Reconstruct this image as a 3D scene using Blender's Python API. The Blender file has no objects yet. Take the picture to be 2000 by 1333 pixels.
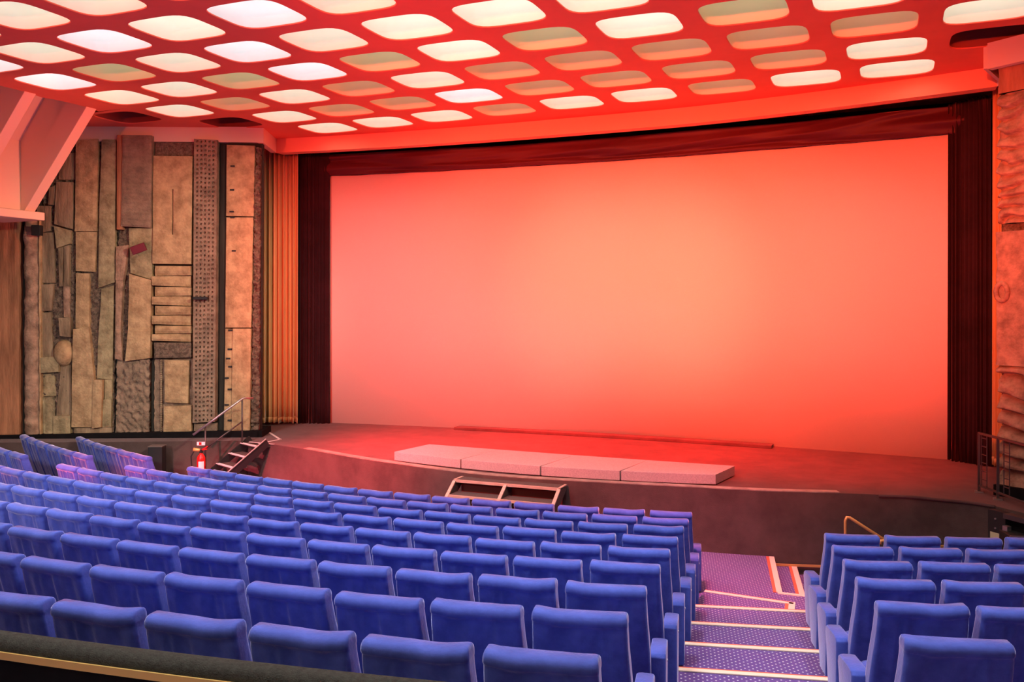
import bpy, math, random
from mathutils import Vector, noise
random.seed(7)
SC = bpy.context.scene
COL = SC.collection
PI = math.pi

# ------------------------------------------------------------------ survey
# World: X along the screen wall, Y towards the screen, Z up, Z = 0 on the floor
# below the front row of the centre block.  Eye at (0, 0, EYE).
F = 1750.0
TH = math.atan(1750 / 4145.0)
CT, ST = math.cos(TH), math.sin(TH)
EYE = 3.513
HOR = 600.0

def cam2w(xc, d, z):
    return Vector((xc * CT - d * ST, xc * ST + d * CT, z))

def at_z(px, py, z):
    """floor-plan survey: the point at height z seen at that place of the photo"""
    d = (EYE - z) * F / (py - HOR)
    return cam2w((px - 1000) / F * d, d, z)

def at_d(px, py, d):
    return cam2w((px - 1000) / F * d, d, EYE - (py - HOR) / F * d)

def to_px(p):
    x, y, z = p
    xc = x * CT + y * ST
    d = -x * ST + y * CT
    return (1000 + F * xc / d, HOR - F * (z - EYE) / d, d)

class Plane:
    """vertical plane through a plan point, along a plan direction"""
    def __init__(s, p, q):
        s.o = Vector((p[0], p[1], 0))
        u = Vector((q[0] - p[0], q[1] - p[1], 0)); s.len = u.length
        s.u = u.normalized()
        n = Vector((s.u.y, -s.u.x, 0))
        s.n = n if n.dot(Vector((0, 0, 0)) - s.o) > 0 else -n
    def uv(s, px, py):
        r = cam2w((px - 1000) / F, 1.0, -(py - HOR) / F)
        t = (s.o.dot(s.n)) / Vector((r.x, r.y, 0)).dot(s.n)
        p = Vector((r.x * t, r.y * t, EYE + r.z * t))
        return ((p - s.o).dot(s.u), p.z)
    def pt(s, u, v, w=0.0):
        p = s.o + s.u * u + s.n * w
        return Vector((p.x, p.y, v))

# ------------------------------------------------------------------ mesh helpers
class MB:
    def __init__(s): s.v = []; s.f = []
    def quad(s, a, b, c, d):
        n = len(s.v); s.v += [tuple(a), tuple(b), tuple(c), tuple(d)]; s.f.append((n, n+1, n+2, n+3))
    def poly(s, pts):
        n = len(s.v); s.v += [tuple(p) for p in pts]; s.f.append(tuple(range(n, n+len(pts))))
    def hexa(s, b, t):
        n = len(s.v); k = len(b); s.v += [tuple(p) for p in b] + [tuple(p) for p in t]
        s.f.append(tuple(n+i for i in reversed(range(k)))); s.f.append(tuple(n+k+i for i in range(k)))
        for i in range(k):
            j = (i+1) % k; s.f.append((n+i, n+j, n+k+j, n+k+i))
    def box(s, x0, x1, y0, y1, z0, z1, M=None):
        b = [(x0,y0,z0),(x1,y0,z0),(x1,y1,z0),(x0,y1,z0)]; t = [(x,y,z1) for x,y,_ in b]
        if M: b = [M(*p) for p in b]; t = [M(*p) for p in t]
        s.hexa(b, t)
    def obox(s, c, ux, hx, hy, z0, z1):
        """box with plan centre c, plan direction ux, half sizes"""
        ux = Vector((ux[0], ux[1], 0)).normalized(); uy = Vector((-ux.y, ux.x, 0)); c = Vector((c[0], c[1], 0))
        b = [c + ux*i*hx + uy*j*hy for i, j in ((-1,-1),(1,-1),(1,1),(-1,1))]
        s.hexa([(p.x,p.y,z0) for p in b], [(p.x,p.y,z1) for p in b])
    def prism(s, pts, z0, z1):
        s.hexa([(p[0],p[1],z0) for p in pts], [(p[0],p[1],z1) for p in pts])
    def bar(s, a, b, w, h, up=(0,0,1)):
        a = Vector(a); b = Vector(b); d = (b-a).normalized(); up = Vector(up)
        if abs(d.dot(up)) > .95: up = Vector((1,0,0))
        x = d.cross(up).normalized(); y = x.cross(d).normalized()
        o = [x*i*w/2 + y*j*h/2 for i, j in ((-1,-1),(1,-1),(1,1),(-1,1))]
        s.hexa([a+q for q in o], [b+q for q in o])
    def tube(s, pts, r, n=10, cap=True):
        pts = [Vector(p) for p in pts]; rings = []
        rs = r if isinstance(r, (list, tuple)) else [r]*len(pts)
        prev = None
        for i, p in enumerate(pts):
            d = (pts[min(i+1, len(pts)-1)] - pts[max(i-1, 0)]).normalized()
            x = prev - d*prev.dot(d) if prev else d.cross(Vector((0,0,1)) if abs(d.z) < .9 else Vector((1,0,0)))
            x.normalize(); prev = x; y = d.cross(x)
            base = len(s.v)
            for k in range(n):
                a = 2*PI*k/n; s.v.append(tuple(p + (x*math.cos(a) + y*math.sin(a))*rs[i]))
            rings.append(base)
        for a, b in zip(rings, rings[1:]):
            for k in range(n):
                s.f.append((a+k, a+(k+1) % n, b+(k+1) % n, b+k))
        if cap:
            s.f.append(tuple(rings[0]+k for k in reversed(range(n)))); s.f.append(tuple(rings[-1]+k for k in range(n)))
    def grid(s, fn, nu, nv, close_u=False):
        base = len(s.v)
        for j in range(nv+1):
            for i in range(nu+(0 if close_u else 1)):
                s.v.append(tuple(fn(i/nu, j/nv)))
        w = nu if close_u else nu+1
        for j in range(nv):
            for i in range(nu):
                a = base+j*w+i; b = base+j*w+(i+1) % w
                s.f.append((a, b, b+w, a+w))
        return base, w
    def build(s, name, mat, parent=None, smooth=False, bevel=0, seg=2, solid=0, auto=None):
        me = bpy.data.meshes.new(name); me.from_pydata(s.v, [], s.f); me.validate(); me.update()
        o = bpy.data.objects.new(name, me); COL.objects.link(o)
        for m in (mat if isinstance(mat, (list, tuple)) else [mat]): me.materials.append(m)
        if smooth: me.polygons.foreach_set('use_smooth', [True]*len(me.polygons))
        if solid:
            m = o.modifiers.new('s', 'SOLIDIFY'); m.thickness = solid; m.offset = 0
        if bevel:
            m = o.modifiers.new('b', 'BEVEL'); m.width = bevel; m.segments = seg; m.limit_method = 'ANGLE'
        if parent: o.parent = parent
        return o

def tag(o, label=None, cat=None, group=None, kind=None):
    if label: o['label'] = label
    if cat: o['category'] = cat
    if group: o['group'] = group
    if kind: o['kind'] = kind
    return o

def empty(name, loc=(0,0,0), rz=0):
    o = bpy.data.objects.new(name, None); COL.objects.link(o)
    o.location = loc; o.rotation_euler = (0,0,rz); o.empty_display_size = .1
    return o

def keep_world(child, parent):
    """parent a mesh modelled in world coordinates to an unrotated empty"""
    child.parent = parent; child.location = Vector(child.location) - Vector(parent.location)

def structure(o): o['kind'] = 'structure'; return o

def copy_tree(root, kids):
    r = root.copy(); COL.objects.link(r); out = []
    for ch in kids:
        c = ch.copy(); COL.objects.link(c); c.parent = r; out.append(c)
    return r, out

ORD = ['first','second','third','fourth','fifth','sixth','seventh','eighth','ninth','tenth','eleventh','twelfth',
       'thirteenth','fourteenth','fifteenth','sixteenth','seventeenth','eighteenth','nineteenth','twentieth',
       'twenty-first','twenty-second','twenty-third','twenty-fourth','twenty-fifth']

# ------------------------------------------------------------------ materials
def mat(name, col, rough=.7, spec=.3, metal=0, noise_s=None, col2=None, bump=0, bump_s=30, sheen=0, sheen_tint=(1,1,1),
        stretch=None, detail=4, coat=0, fac=(.35,.65), emit=None, emit_s=0):
    m = bpy.data.materials.new(name); m.use_nodes = True; nt = m.node_tree; b = nt.nodes['Principled BSDF']
    b.inputs['Base Color'].default_value = (*col, 1); b.inputs['Roughness'].default_value = rough
    b.inputs['Specular IOR Level'].default_value = spec; b.inputs['Metallic'].default_value = metal
    if sheen:
        b.inputs['Sheen Weight'].default_value = sheen; b.inputs['Sheen Roughness'].default_value = .35
        b.inputs['Sheen Tint'].default_value = (*sheen_tint, 1)
    if coat: b.inputs['Coat Weight'].default_value = coat
    if emit:
        b.inputs['Emission Color'].default_value = (*emit, 1); b.inputs['Emission Strength'].default_value = emit_s
    vec = None
    if noise_s or bump:
        tc = nt.nodes.new('ShaderNodeTexCoord'); mp = nt.nodes.new('ShaderNodeMapping')
        nt.links.new(tc.outputs['Object'], mp.inputs['Vector']); vec = mp.outputs['Vector']
        if stretch: mp.inputs['Scale'].default_value = stretch
    if noise_s:
        n = nt.nodes.new('ShaderNodeTexNoise'); n.inputs['Scale'].default_value = noise_s; n.inputs['Detail'].default_value = detail
        n.inputs['Roughness'].default_value = .65
        nt.links.new(vec, n.inputs['Vector'])
        r = nt.nodes.new('ShaderNodeValToRGB'); r.color_ramp.elements[0].position = fac[0]; r.color_ramp.elements[1].position = fac[1]
        r.color_ramp.elements[0].color = (*(col2 or [c*.6 for c in col]), 1); r.color_ramp.elements[1].color = (*col, 1)
        nt.links.new(n.outputs['Fac'], r.inputs['Fac']); nt.links.new(r.outputs['Color'], b.inputs['Base Color'])
    if bump:
        n2 = nt.nodes.new('ShaderNodeTexNoise'); n2.inputs['Scale'].default_value = bump_s; n2.inputs['Detail'].default_value = 3
        nt.links.new(vec, n2.inputs['Vector'])
        bp = nt.nodes.new('ShaderNodeBump'); bp.inputs['Strength'].default_value = bump; bp.inputs['Distance'].default_value = .02
        nt.links.new(n2.outputs['Fac'], bp.inputs['Height']); nt.links.new(bp.outputs['Normal'], b.inputs['Normal'])
    return m

def dotted_carpet():
    m = bpy.data.materials.new('dotted_carpet'); m.use_nodes = True; nt = m.node_tree; b = nt.nodes['Principled BSDF']
    b.inputs['Roughness'].default_value = .95; b.inputs['Specular IOR Level'].default_value = .1
    b.inputs['Sheen Weight'].default_value = .3
    tc = nt.nodes.new('ShaderNodeTexCoord'); mp = nt.nodes.new('ShaderNodeMapping')
    nt.links.new(tc.outputs['Object'], mp.inputs['Vector']); mp.inputs['Rotation'].default_value = (0,0,math.radians(45-13))
    s = 1/.047; mp.inputs['Scale'].default_value = (s, s, s)
    sep = nt.nodes.new('ShaderNodeSeparateXYZ'); nt.links.new(mp.outputs['Vector'], sep.inputs[0])
    def M(op, a, b_=None):
        n = nt.nodes.new('ShaderNodeMath'); n.operation = op
        for i, x in enumerate((a, b_)):
            if x is None: continue
            if isinstance(x, (int, float)): n.inputs[i].default_value = x
            else: nt.links.new(x, n.inputs[i])
        return n.outputs[0]
    fx = M('SUBTRACT', M('FRACT', sep.outputs[0]), .5); fy = M('SUBTRACT', M('FRACT', sep.outputs[1]), .5)
    r2 = M('ADD', M('MULTIPLY', fx, fx), M('MULTIPLY', fy, fy))
    dot = M('LESS_THAN', r2, .028)
    nz = nt.nodes.new('ShaderNodeTexNoise'); nz.inputs['Scale'].default_value = 3; nt.links.new(tc.outputs['Object'], nz.inputs['Vector'])
    mx0 = nt.nodes.new('ShaderNodeMix'); mx0.data_type = 'RGBA'
    mx0.inputs[6].default_value = (.10,.045,.20,1); mx0.inputs[7].default_value = (.15,.06,.27,1); nt.links.new(nz.outputs['Fac'], mx0.inputs[0])
    mx = nt.nodes.new('ShaderNodeMix'); mx.data_type = 'RGBA'; nt.links.new(dot, mx.inputs[0])
    nt.links.new(mx0.outputs[2], mx.inputs[6]); mx.inputs[7].default_value = (.62,.55,.60,1)
    nt.links.new(mx.outputs[2], b.inputs['Base Color'])
    return m

VELVET = mat('blue_velvet', (.08,.12,.50), .8, .2, noise_s=9, col2=(.055,.085,.38), sheen=1.0, sheen_tint=(.75,.75,1), bump=.12, bump_s=60)
SHELL = mat('dark_plastic', (.03,.03,.06), .5)
CARPET = dotted_carpet()
STAGE_CARPET = mat('stage_carpet', (.13,.07,.065), .95, .1, noise_s=2.2, col2=(.09,.048,.045), bump=.3, bump_s=120, sheen=.15)
STAGE_FACE = mat('stage_face_carpet', (.125,.082,.07), .95, .1, noise_s=1.6, col2=(.08,.052,.045), bump=.3, bump_s=90, sheen=.25)
GREYMAT = mat('grey_felt', (.56,.46,.44), .95, .1, noise_s=60, col2=(.42,.34,.33), bump=.3, bump_s=200)
PALE_EDGE = mat('pale_edge_strip', (.42,.33,.26), .7, .2, noise_s=5, col2=(.26,.2,.16))
BLACK = mat('black_fabric', (.012,.010,.011), .95, .1, noise_s=4, col2=(.008,.007,.008))
SCREEN = mat('projection_screen', (.88,.77,.69), .75, .2, noise_s=180, col2=(.83,.72,.64), detail=1)
DRAPE = mat('black_velvet_drape', (.035,.012,.017), .85, .2, noise_s=2, col2=(.022,.008,.011), sheen=.18, sheen_tint=(.8,.3,.3))
SWAG = mat('dark_red_swag', (.075,.012,.018), .6, .35, sheen=.5, sheen_tint=(.9,.3,.3))
TAN = mat('gold_curtain', (.72,.46,.20), .75, .25, noise_s=2, col2=(.62,.38,.15), sheen=.3, stretch=(3,3,.3))
CEIL = mat('red_lit_ceiling_paint', (.86,.19,.105), .65, .3, noise_s=.9, col2=(.78,.165,.09), bump=.04, bump_s=6)  # white ceiling; the red light on it is put into this colour
FASC = mat('red_lit_fascia_paint', (.86,.34,.20), .6, .3)  # off-white fascia with the red spill mixed into its colour
SALMON = mat('salmon_paint', (.80,.58,.43), .65, .3)
LINER = mat('cream_coffer_paint', (.80,.77,.66), .6, .3)
TAPE = mat('white_tape', (.8,.76,.72), .6)
STEEL = mat('dark_steel', (.10,.085,.08), .4, .5, metal=.6)
STEELB = mat('brushed_steel', (.45,.42,.40), .35, .5, metal=.8)
BRASS = mat('brass', (.90,.60,.18), .35, .5, metal=.35)
GOLDRAIL = mat('gold_painted_rail', (.75,.42,.13), .4, .5, metal=.3)
RUBBER = mat('black_rubber', (.02,.02,.02), .6)
RED = mat('red_enamel', (.75,.015,.012), .3, .5)
WHITE = mat('white_card', (.82,.8,.77), .6)
WOOD = mat('pale_timber_edge', (.62,.47,.36), .5, .3, noise_s=6, col2=(.48,.35,.26), stretch=(1,6,6))
TREADC = mat('tread_carpet', (.13,.10,.085), .95, .1, noise_s=50, col2=(.09,.07,.06))
SPKRED = mat('dark_red_speaker', (.16,.012,.025), .5)
NOSE = mat('cream_nosing', (.85,.68,.50), .5, .4)
NOSER = mat('red_nosing_insert', (.80,.16,.08), .5, .4)
PAD = mat('parapet_fabric', (.055,.055,.045), .95, .1, noise_s=40, col2=(.035,.034,.028), bump=.4, bump_s=150)

def stone(name, c, c2, s=4.5, b=.8, bs=22, st=None):
    return mat(name, c, .85, .2, noise_s=s, col2=c2, bump=b, bump_s=bs, stretch=st, detail=8, fac=(.34,.62))
S_TAN = stone('tan_concrete', (.58,.385,.205), (.32,.195,.10))
S_OLV = stone('olive_concrete', (.46,.36,.20), (.22,.165,.09))
S_BRN = stone('brown_concrete', (.40,.28,.17), (.17,.115,.07), st=(1,1,.25))
S_TER = stone('terracotta_concrete', (.55,.24,.12), (.30,.13,.065), st=(1,1,.2))
S_DRK = stone('dark_aggregate', (.24,.165,.115), (.08,.055,.04), s=18, b=1, bs=45)
S_GRY = stone('grey_brown_concrete', (.36,.245,.165), (.19,.13,.09), b=.8, bs=40)
S_PNK = stone('pinkish_concrete', (.52,.32,.21), (.24,.145,.095), s=5)
S_BLK = stone('charcoal_slab', (.045,.043,.034), (.02,.019,.016), st=(1,1,.1))

# ------------------------------------------------------------------ levels and seat rows
AC = Vector((-5.95, 28.55, 0))      # centre the seat rows curve about
R1, DR, DZ, PITCH = 18.21, .90, .123, .57
STAGE_Z = .913
CEIL_Z = EYE + 3.6
def arc(R, a, z=0): return Vector((AC.x + R*math.sin(a), AC.y - R*math.cos(a), z))
def tier_front(k): return R1 + (k-.93)*DR

# floor: tiers, flat front, notch with steps at the right
def ring(mb, r0, r1, a0, a1, z, zlow, n):
    for i in range(n):
        b, c = a0+(a1-a0)*i/n, a0+(a1-a0)*(i+1)/n
        mb.quad(arc(r0,b,z), arc(r0,c,z), arc(r1,c,z), arc(r1,b,z))
        mb.quad(arc(r0,b,zlow), arc(r0,c,zlow), arc(r0,c,z), arc(r0,b,z))
mb = MB()
AL, AR = .203, .268
for k in range(2, 9):
    ring(mb, tier_front(k), tier_front(k+1), -.8, .62, DZ*k, DZ*(k-1), 60)
ring(mb, tier_front(1), tier_front(2), -.8, AL, DZ, 0, 40)
ring(mb, tier_front(1), tier_front(2), AR, .62, DZ, 0, 14)
ring(mb, tier_front(9), 33.5, -.8, .62, DZ*9, DZ*8, 60)
for a, s in ((AL, 1), (AR, -1)):                         # tier-one side faces at the aisle
    p, q = arc(tier_front(1), a), arc(tier_front(2), a)
    mb.quad((p.x,p.y,0), (q.x,q.y,0), (q.x,q.y,DZ), (p.x,p.y,DZ))
w = [at_z(1377,1155,DZ), at_z(1550,1180,DZ), at_z(1553,1196,DZ), arc(tier_front(2)+.01, AL, DZ)]   # wedge step
mb.prism([(p.x,p.y) for p in w], 0, DZ)
NX0, NX1, NY = -1.22, -.92, 11.42
SLX = -.28*(17-NY)/(13.0-NY)
mb.poly([(-18,-1,0),(4.4,-1,0),(4.4,NY,0),(NX0,NY,0),(NX0+SLX,17,0),(-18,17,0)])
mb.poly([(NX0,NY,-.12),(NX1,NY,-.12),(NX1+SLX,17,-.12),(NX0+SLX,17,-.12)]); mb.poly([(NX1,NY,-.24),(4.4,NY,-.24),(4.4,17,-.24),(NX1+SLX,17,-.24)])
mb.quad((NX0,NY,-.3),(4.6,NY,-.3),(4.6,NY,0),(NX0,NY,0))
mb.quad((NX0,NY,-.3),(NX0+SLX,17,-.3),(NX0+SLX,17,0),(NX0,NY,0))
mb.quad((NX1,NY,-.3),(NX1+SLX,17,-.3),(NX1+SLX,17,-.12),(NX1,NY,-.12))
structure(mb.build('floor', CARPET))

# ------------------------------------------------------------------ stair nosings on the aisle
def nosing(pts, label, up=.012):
    """cream strip with a red front insert along a polyline (world points)"""
    root = empty('step_nosing', pts[0])
    tag(root, label, 'stair edge strip', 'cream stair edge strips on the aisle')
    m, r = MB(), MB()
    for a, b in zip(pts, pts[1:]):
        a, b = Vector(a), Vector(b); d = (b-a).normalized(); n = Vector((-d.y, d.x, 0))
        if n.dot(AC - a) < 0: n = -n                       # n points to the stage
        for mm, o0, o1, z0, z1 in ((m, -.055, .004, 0, up), (r, .004, .024, -.035, up-.002)):
            q = [a+n*o0, b+n*o0, b+n*o1, a+n*o1]
            mm.hexa([(p.x,p.y,a.z+z0) for p in q], [(p.x,p.y,a.z+z1) for p in q])
    keep_world(m.build('tread_strip', NOSE, bevel=.003), root)
    keep_world(r.build('red_insert', NOSER), root)
    root.children[-1]
    return root
WHERE = ['foremost full width cream and red edge strip on the aisle steps', 'cream and red edge strip on the aisle, second full width step from the stage',
         'cream and red edge strip on the aisle, third full width step from the stage', 'cream and red edge strip on the aisle, nearest step at the bottom edge',]
for i, (a0, a1) in enumerate(((.207,.2735),(.2045,.2675),(.2015,.262),(.1985,.257))):
    k = i+2
    nosing([arc(tier_front(k), a0, DZ*k), arc(tier_front(k), a1, DZ*k)], WHERE[i])
nosing([at_z(1377,1155,DZ), at_z(1551,1180,DZ)], 'slanting cream edge strip on the low wedge step before the landing')
def flat_strip(pts, wd, label):
    a, b = Vector(pts[0]), Vector(pts[1]); d = (b-a).normalized(); n = Vector((-d.y,d.x,0))*wd/2
    root = empty('step_nosing', a); tag(root, label, 'stair edge strip', 'cream stair edge strips on the aisle')
    m, r = MB(), MB()
    e = Vector((d.y,-d.x,0))
    if e.x < 0: e = -e
    for mm, o0, o1 in ((m, 0, wd), (r, -wd*.55, 0)):
        q = [a-e*o0*1, b-e*o0*1, b-e*o1*1, a-e*o1*1] if 0 else [a-e*o1, b-e*o1, b-e*o0, a-e*o0]
        mm.hexa([(p.x,p.y,a.z+.001) for p in q], [(p.x,p.y,a.z+.012) for p in q])
    keep_world(m.build('tread_strip', NOSE), root)
    r2 = MB(); q = [a-e*wd*1.55, b-e*wd*1.55, b-e*wd, a-e*wd]
    r2.hexa([(p.x,p.y,a.z+.001) for p in q], [(p.x,p.y,a.z+.010) for p in q])
    keep_world(r2.build('red_insert', NOSER), root)
flat_strip([(NX0,NY,0),(NX0-.28,13.0,0)], .07, 'cream and red edge strip down the right side of the flat landing')
flat_strip([(NX1,NY,-.12),(NX1-.28,13.05,-.12)], .07, 'cream and red edge strip on the lower side step right of the landing')
flat_strip([(-1.0,10.70,DZ),(-.98,10.40,DZ)], .07, 'short cream and red return strip at the end of the wedge step')
o = MB(); o.box(NX0-.05, -.84, NY-.06, NY, 0, .012)
tag(o.build('step_nosing', NOSE), 'cream cross strip joining the two side step edges at the landing', 'stair edge strip', 'cream stair edge strips on the aisle')

# ------------------------------------------------------------------ seats
def back_mesh(seed):
    rnd = random.Random(seed); ph = [rnd.uniform(0, 6.28) for _ in range(6)]
    H = 1.04
    # (z, half width, thickness, y of rear face)
    lv = [(.30,.272,.09,.230),(.40,.272,.11,.190),(.50,.271,.125,.155),(.60,.268,.13,.122),(.70,.263,.13,.092),(.80,.257,.128,.062),
          (.86,.254,.125,.045),(.91,.253,.122,.032),(.945,.252,.118,.025),(.972,.2515,.114,.021),(.977,.2525,.118,.015),(.985,.2535,.124,.009),
          (.998,.2535,.127,.006),(1.012,.2525,.124,.008),(1.024,.250,.114,.014),(1.033,.247,.094,.026),(1.039,.241,.062,.044)]
    n = 84; mb = MB(); rings = []
    def sec(hw, th, t):
        # rounded box section, t in [0,1)
        a = 2*PI*t; c, s = math.cos(a), math.sin(a); e = 2/7.0
        x = hw*math.copysign(abs(c)**e, c); y = th/2*math.copysign(abs(s)**(2/3.2), s)
        return x, y
    for li, (z, hw, th, yr) in enumerate(lv):
        base = len(mb.v)
        for i in range(n):
            # resample: more points along the long sides
            t = i/n
            q = t*4; sgm = int(q); fr = q-sgm
            a = (sgm + .5 + .5*math.copysign(abs(2*fr-1)**.55, 2*fr-1))/4 if False else t
            x, y = sec(hw, th, a)
            u = (i/n)
            c = math.cos(2*PI*u)
            x = hw*max(-1, min(1, 1.18*math.asin(c)/(PI/2)*1.0)); k = abs(x)/hw
            sn = math.sin(2*PI*u)
            y = math.copysign(th/2*(1 - max(0, (k-.90)/.10)**2*.22), sn) if abs(c) < math.sin(PI/2/1.18) else th/2*.78*sn/math.sin(math.acos(math.sin(PI/2/1.18)))
            yy = yr + th/2 + y
            zz = z
            sag = .010*math.cos(x/hw*PI/2)
            if z > .95: zz -= sag
            if y < 0:                                       # rear face: gathers under the roll
                if .45 < z < .95:
                    wk = .006*math.sin(x*34+ph[0]+z*2) + .005*math.sin(x*67+ph[1]+z*5)*(.5+.5*math.sin(x*9+ph[5])) + .003*math.sin(x*112+ph[2]-z*3)*(.5+.5*math.sin(x*13+ph[4]))
                    fade = min(1, (z-.45)/.3)*(1-(k)**6)
                    yy += wk*fade + .006*math.cos(x/hw*PI/2)
            if z > .965: yy += .003*math.sin(x*24+ph[3]); zz += .003*math.sin(x*17+ph[4])
            mb.v.append((x, yy, zz))
        rings.append(base)
    for a, b in zip(rings, rings[1:]):
        for i in range(n): mb.f.append((a+i, a+(i+1) % n, b+(i+1) % n, b+i))
    mb.f.append(tuple(rings[-1]+i for i in range(n))); mb.f.append(tuple(rings[0]+i for i in reversed(range(n))))
    return mb

def cushion_mesh():
    mb = MB()
    lv = [(.34,.90),(.345,.97),(.37,1),(.42,1),(.455,.97),(.465,.88)]
    rings = []
    for z, s in lv:
        base = len(mb.v)
        for i in range(24):
            a = 2*PI*i/24; c, sn = math.cos(a), math.sin(a); e = .3
            mb.v.append((.225*s*math.copysign(abs(c)**e, c), .46+.22*s*math.copysign(abs(sn)**e, sn), z+.02*(1-abs(c))))
        rings.append(base)
    for a, b in zip(rings, rings[1:]):
        for i in range(24): mb.f.append((a+i, a+(i+1) % 24, b+(i+1) % 24, b+i))
    mb.f.append(tuple(rings[-1]+i for i in range(24))); mb.f.append(tuple(rings[0]+i for i in reversed(range(24))))
    return mb

def arm_mesh(x):
    """upholstered arm panel, rounded sloping top; profile in y,z"""
    prof = [(.27,.02),(.50,.02),(.55,.18),(.60,.40),(.625,.475),(.615,.515),(.58,.535),(.43,.548),(.32,.556),(.265,.55),(.24,.53),(.24,.34)]
    mb = MB(); hw = .052
    for sx, ins in ((-1,1),(1,1)):
        pass
    cy = sum(p[0] for p in prof)/len(prof); cz = sum(p[1] for p in prof)/len(prof)
    rows = [(-hw,.94),(-hw*.82,.985),(-hw*.4,1),(hw*.4,1),(hw*.82,.985),(hw,.94)]
    n = len(prof); base = []
    for dx, s in rows:
        base.append(len(mb.v))
        for (y, z) in prof: mb.v.append((x+dx, cy+(y-cy)*(1-(1-s)*1.2), cz+(z-cz)*(1-(1-s)*.6)))
    for a, b in zip(base, base[1:]):
        for i in range(n): mb.f.append((a+i, b+i, b+(i+1) % n, a+(i+1) % n))
    mb.f.append(tuple(base[0]+i for i in range(n))); mb.f.append(tuple(base[-1]+i for i in reversed(range(n))))
    return mb

proto = []
for s in range(4):
    r = empty('cinema_chair')
    b = back_mesh(s*13+1).build('backrest', VELVET, r, smooth=True)
    c = cushion_mesh().build('seat_cushion', VELVET, r, smooth=True)
    p = MB(); p.box(-.20,.20,.30,.42,0,.02); p.box(-.03,.03,.33,.39,.02,.35)
    p = p.build('pedestal', SHELL, r)
    proto.append((r, [b, c, p]))
armL = arm_mesh(-.298).build('armrest', VELVET, smooth=False, bevel=.012, seg=3)
armR = arm_mesh(.312).build('armrest', VELVET, smooth=False, bevel=.012, seg=3)
for a in (armL, armR): a.data.polygons.foreach_set('use_smooth', [True]*len(a.data.polygons))
hinge = MB(); hinge.tube([(.363,.40,.46),(.371,.40,.46)], .009)
hinge = hinge.build('screw_cap', WHITE)

used = set()
def seat(R, a_tl, z, label, group, left_end=False, right_end=False):
    a = a_tl + .242/R
    P = arc(R, a, z)
    X = to_px(Vector((P.x, P.y, z+1.0)))
    if X[2] < .5 or X[0] < -75 or X[0] > 2075 or X[1] > 1350: return None
    i = random.randrange(4)
    if i in used:
        r, kids = copy_tree(*proto[i])
    else:
        used.add(i); r, kids = proto[i]
    r.location = P; r.rotation_euler = (0, 0, a + random.uniform(-.012, .012))
    kids[0].location = (0, random.uniform(-.006,.006), random.uniform(-.004,.004))
    arms = [armL] + ([armR] if right_end else [])
    for m in arms:
        c = m.copy(); COL.objects.link(c); c.parent = r
    if right_end:
        h = hinge.copy(); COL.objects.link(h); h.parent = c
    tag(r, label, 'seat', group)
    return r

ROWN = ['front','second','third','fourth','fifth','sixth','seventh','eighth','back']
for k in range(9):
    R, z, n = R1+k*DR, DZ*k, 14+k
    a0 = .181-.0012*k
    for j in range(n):
        if k == 0: rl = 'front row of centre block'
        elif k == 8: rl = 'back row of centre block'
        else: rl = ROWN[k]+' row of centre block'
        pl = 'at the right aisle end' if j == 0 else ('at the left aisle end' if j == n-1 else ORD[j]+' from the right aisle')
        seat(R, a0-j*PITCH/R, z, 'blue velvet cinema seat, %s, %s' % (rl, pl), 'blue cinema seats in the centre block, %s row' % ROWN[k], j == n-1, j == 0)
for k in range(3):
    R, z = R1+k*DR-.1+.04*k, DZ*k
    for j in range(6):
        pl = 'at the aisle end' if j == 0 else ORD[j]+' from the aisle'
        if j == 5: pl = 'farthest from the aisle'
        seat(R, -.328-.0025*k-j*.0305, z, 'blue velvet cinema seat, %s row of left block, %s' % (ROWN[k], pl), 'blue cinema seats in the left block', False, j == 0)
for i, a0 in enumerate((.272,.266,.261,.256,.252,.248)):
    k = i+2; R = R1+k*DR+.06; z = DZ*k
    for j in range(8):
        pl = 'on the aisle' if j == 0 else ORD[j]+' from the aisle'
        s = seat(R, a0+j*PITCH/R, z, 'blue velvet cinema seat, %s row of right block, %s' % (['front','second','third','fourth','fifth','nearest'][i], pl), 'blue cinema seats in the right block', j == 0, False)
for o in (armL, armR, hinge): bpy.data.objects.remove(o)

# ------------------------------------------------------------------ stage
SE_END = (2.6,11.8)
SE = [(-15.9,11.9),(-13.2,13.2),(-11.5,14.05),(-11.34,13.92),(-10.72,13.84),(-9.9,13.62),(-8.5,13.15),(-7.8,12.97),(-6.36,12.65),(-5.3,12.57),(-3.8,12.72),(-2.77,12.87),(-1.59,13.03),(-.38,13.36),(.4,13.45),(.85,13.42),(1.26,13.22)]
# smoother curve for the public front edge
def smooth_line(pts, n=4):
    out = []
    P = [Vector((x,y,0)) for x,y in pts]
    for i in range(len(P)-1):
        p0, p1, p2, p3 = P[max(i-1,0)], P[i], P[i+1], P[min(i+2,len(P)-1)]
        for j in range(n):
            t = j/n
            q = .5*((2*p1)+(p2-p0)*t+(2*p0-5*p1+4*p2-p3)*t*t+(3*p1-p0-3*p2+p3)*t**3)
            out.append((q.x,q.y))
    out.append(pts[-1]); return out
front = SE[:4] + smooth_line(SE[4:], 4)
stage = empty('stage', (-5.3, 14, 0))
tag(stage, 'low carpeted stage with curved front in front of the big screen', 'stage')
m = MB(); back = [SE_END,(4.3,11.8),(4.3,17.95),(-17.4,17.95),(-17.4,11.9)]
m.poly([(x,y,STAGE_Z) for x,y in front+back])
keep_world(m.build('stage_deck', STAGE_CARPET), stage)
m = MB()
for (a, b) in zip(front, front[1:]):
    m.quad((a[0],a[1],-.3),(b[0],b[1],-.3),(b[0],b[1],STAGE_Z),(a[0],a[1],STAGE_Z))
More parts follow.
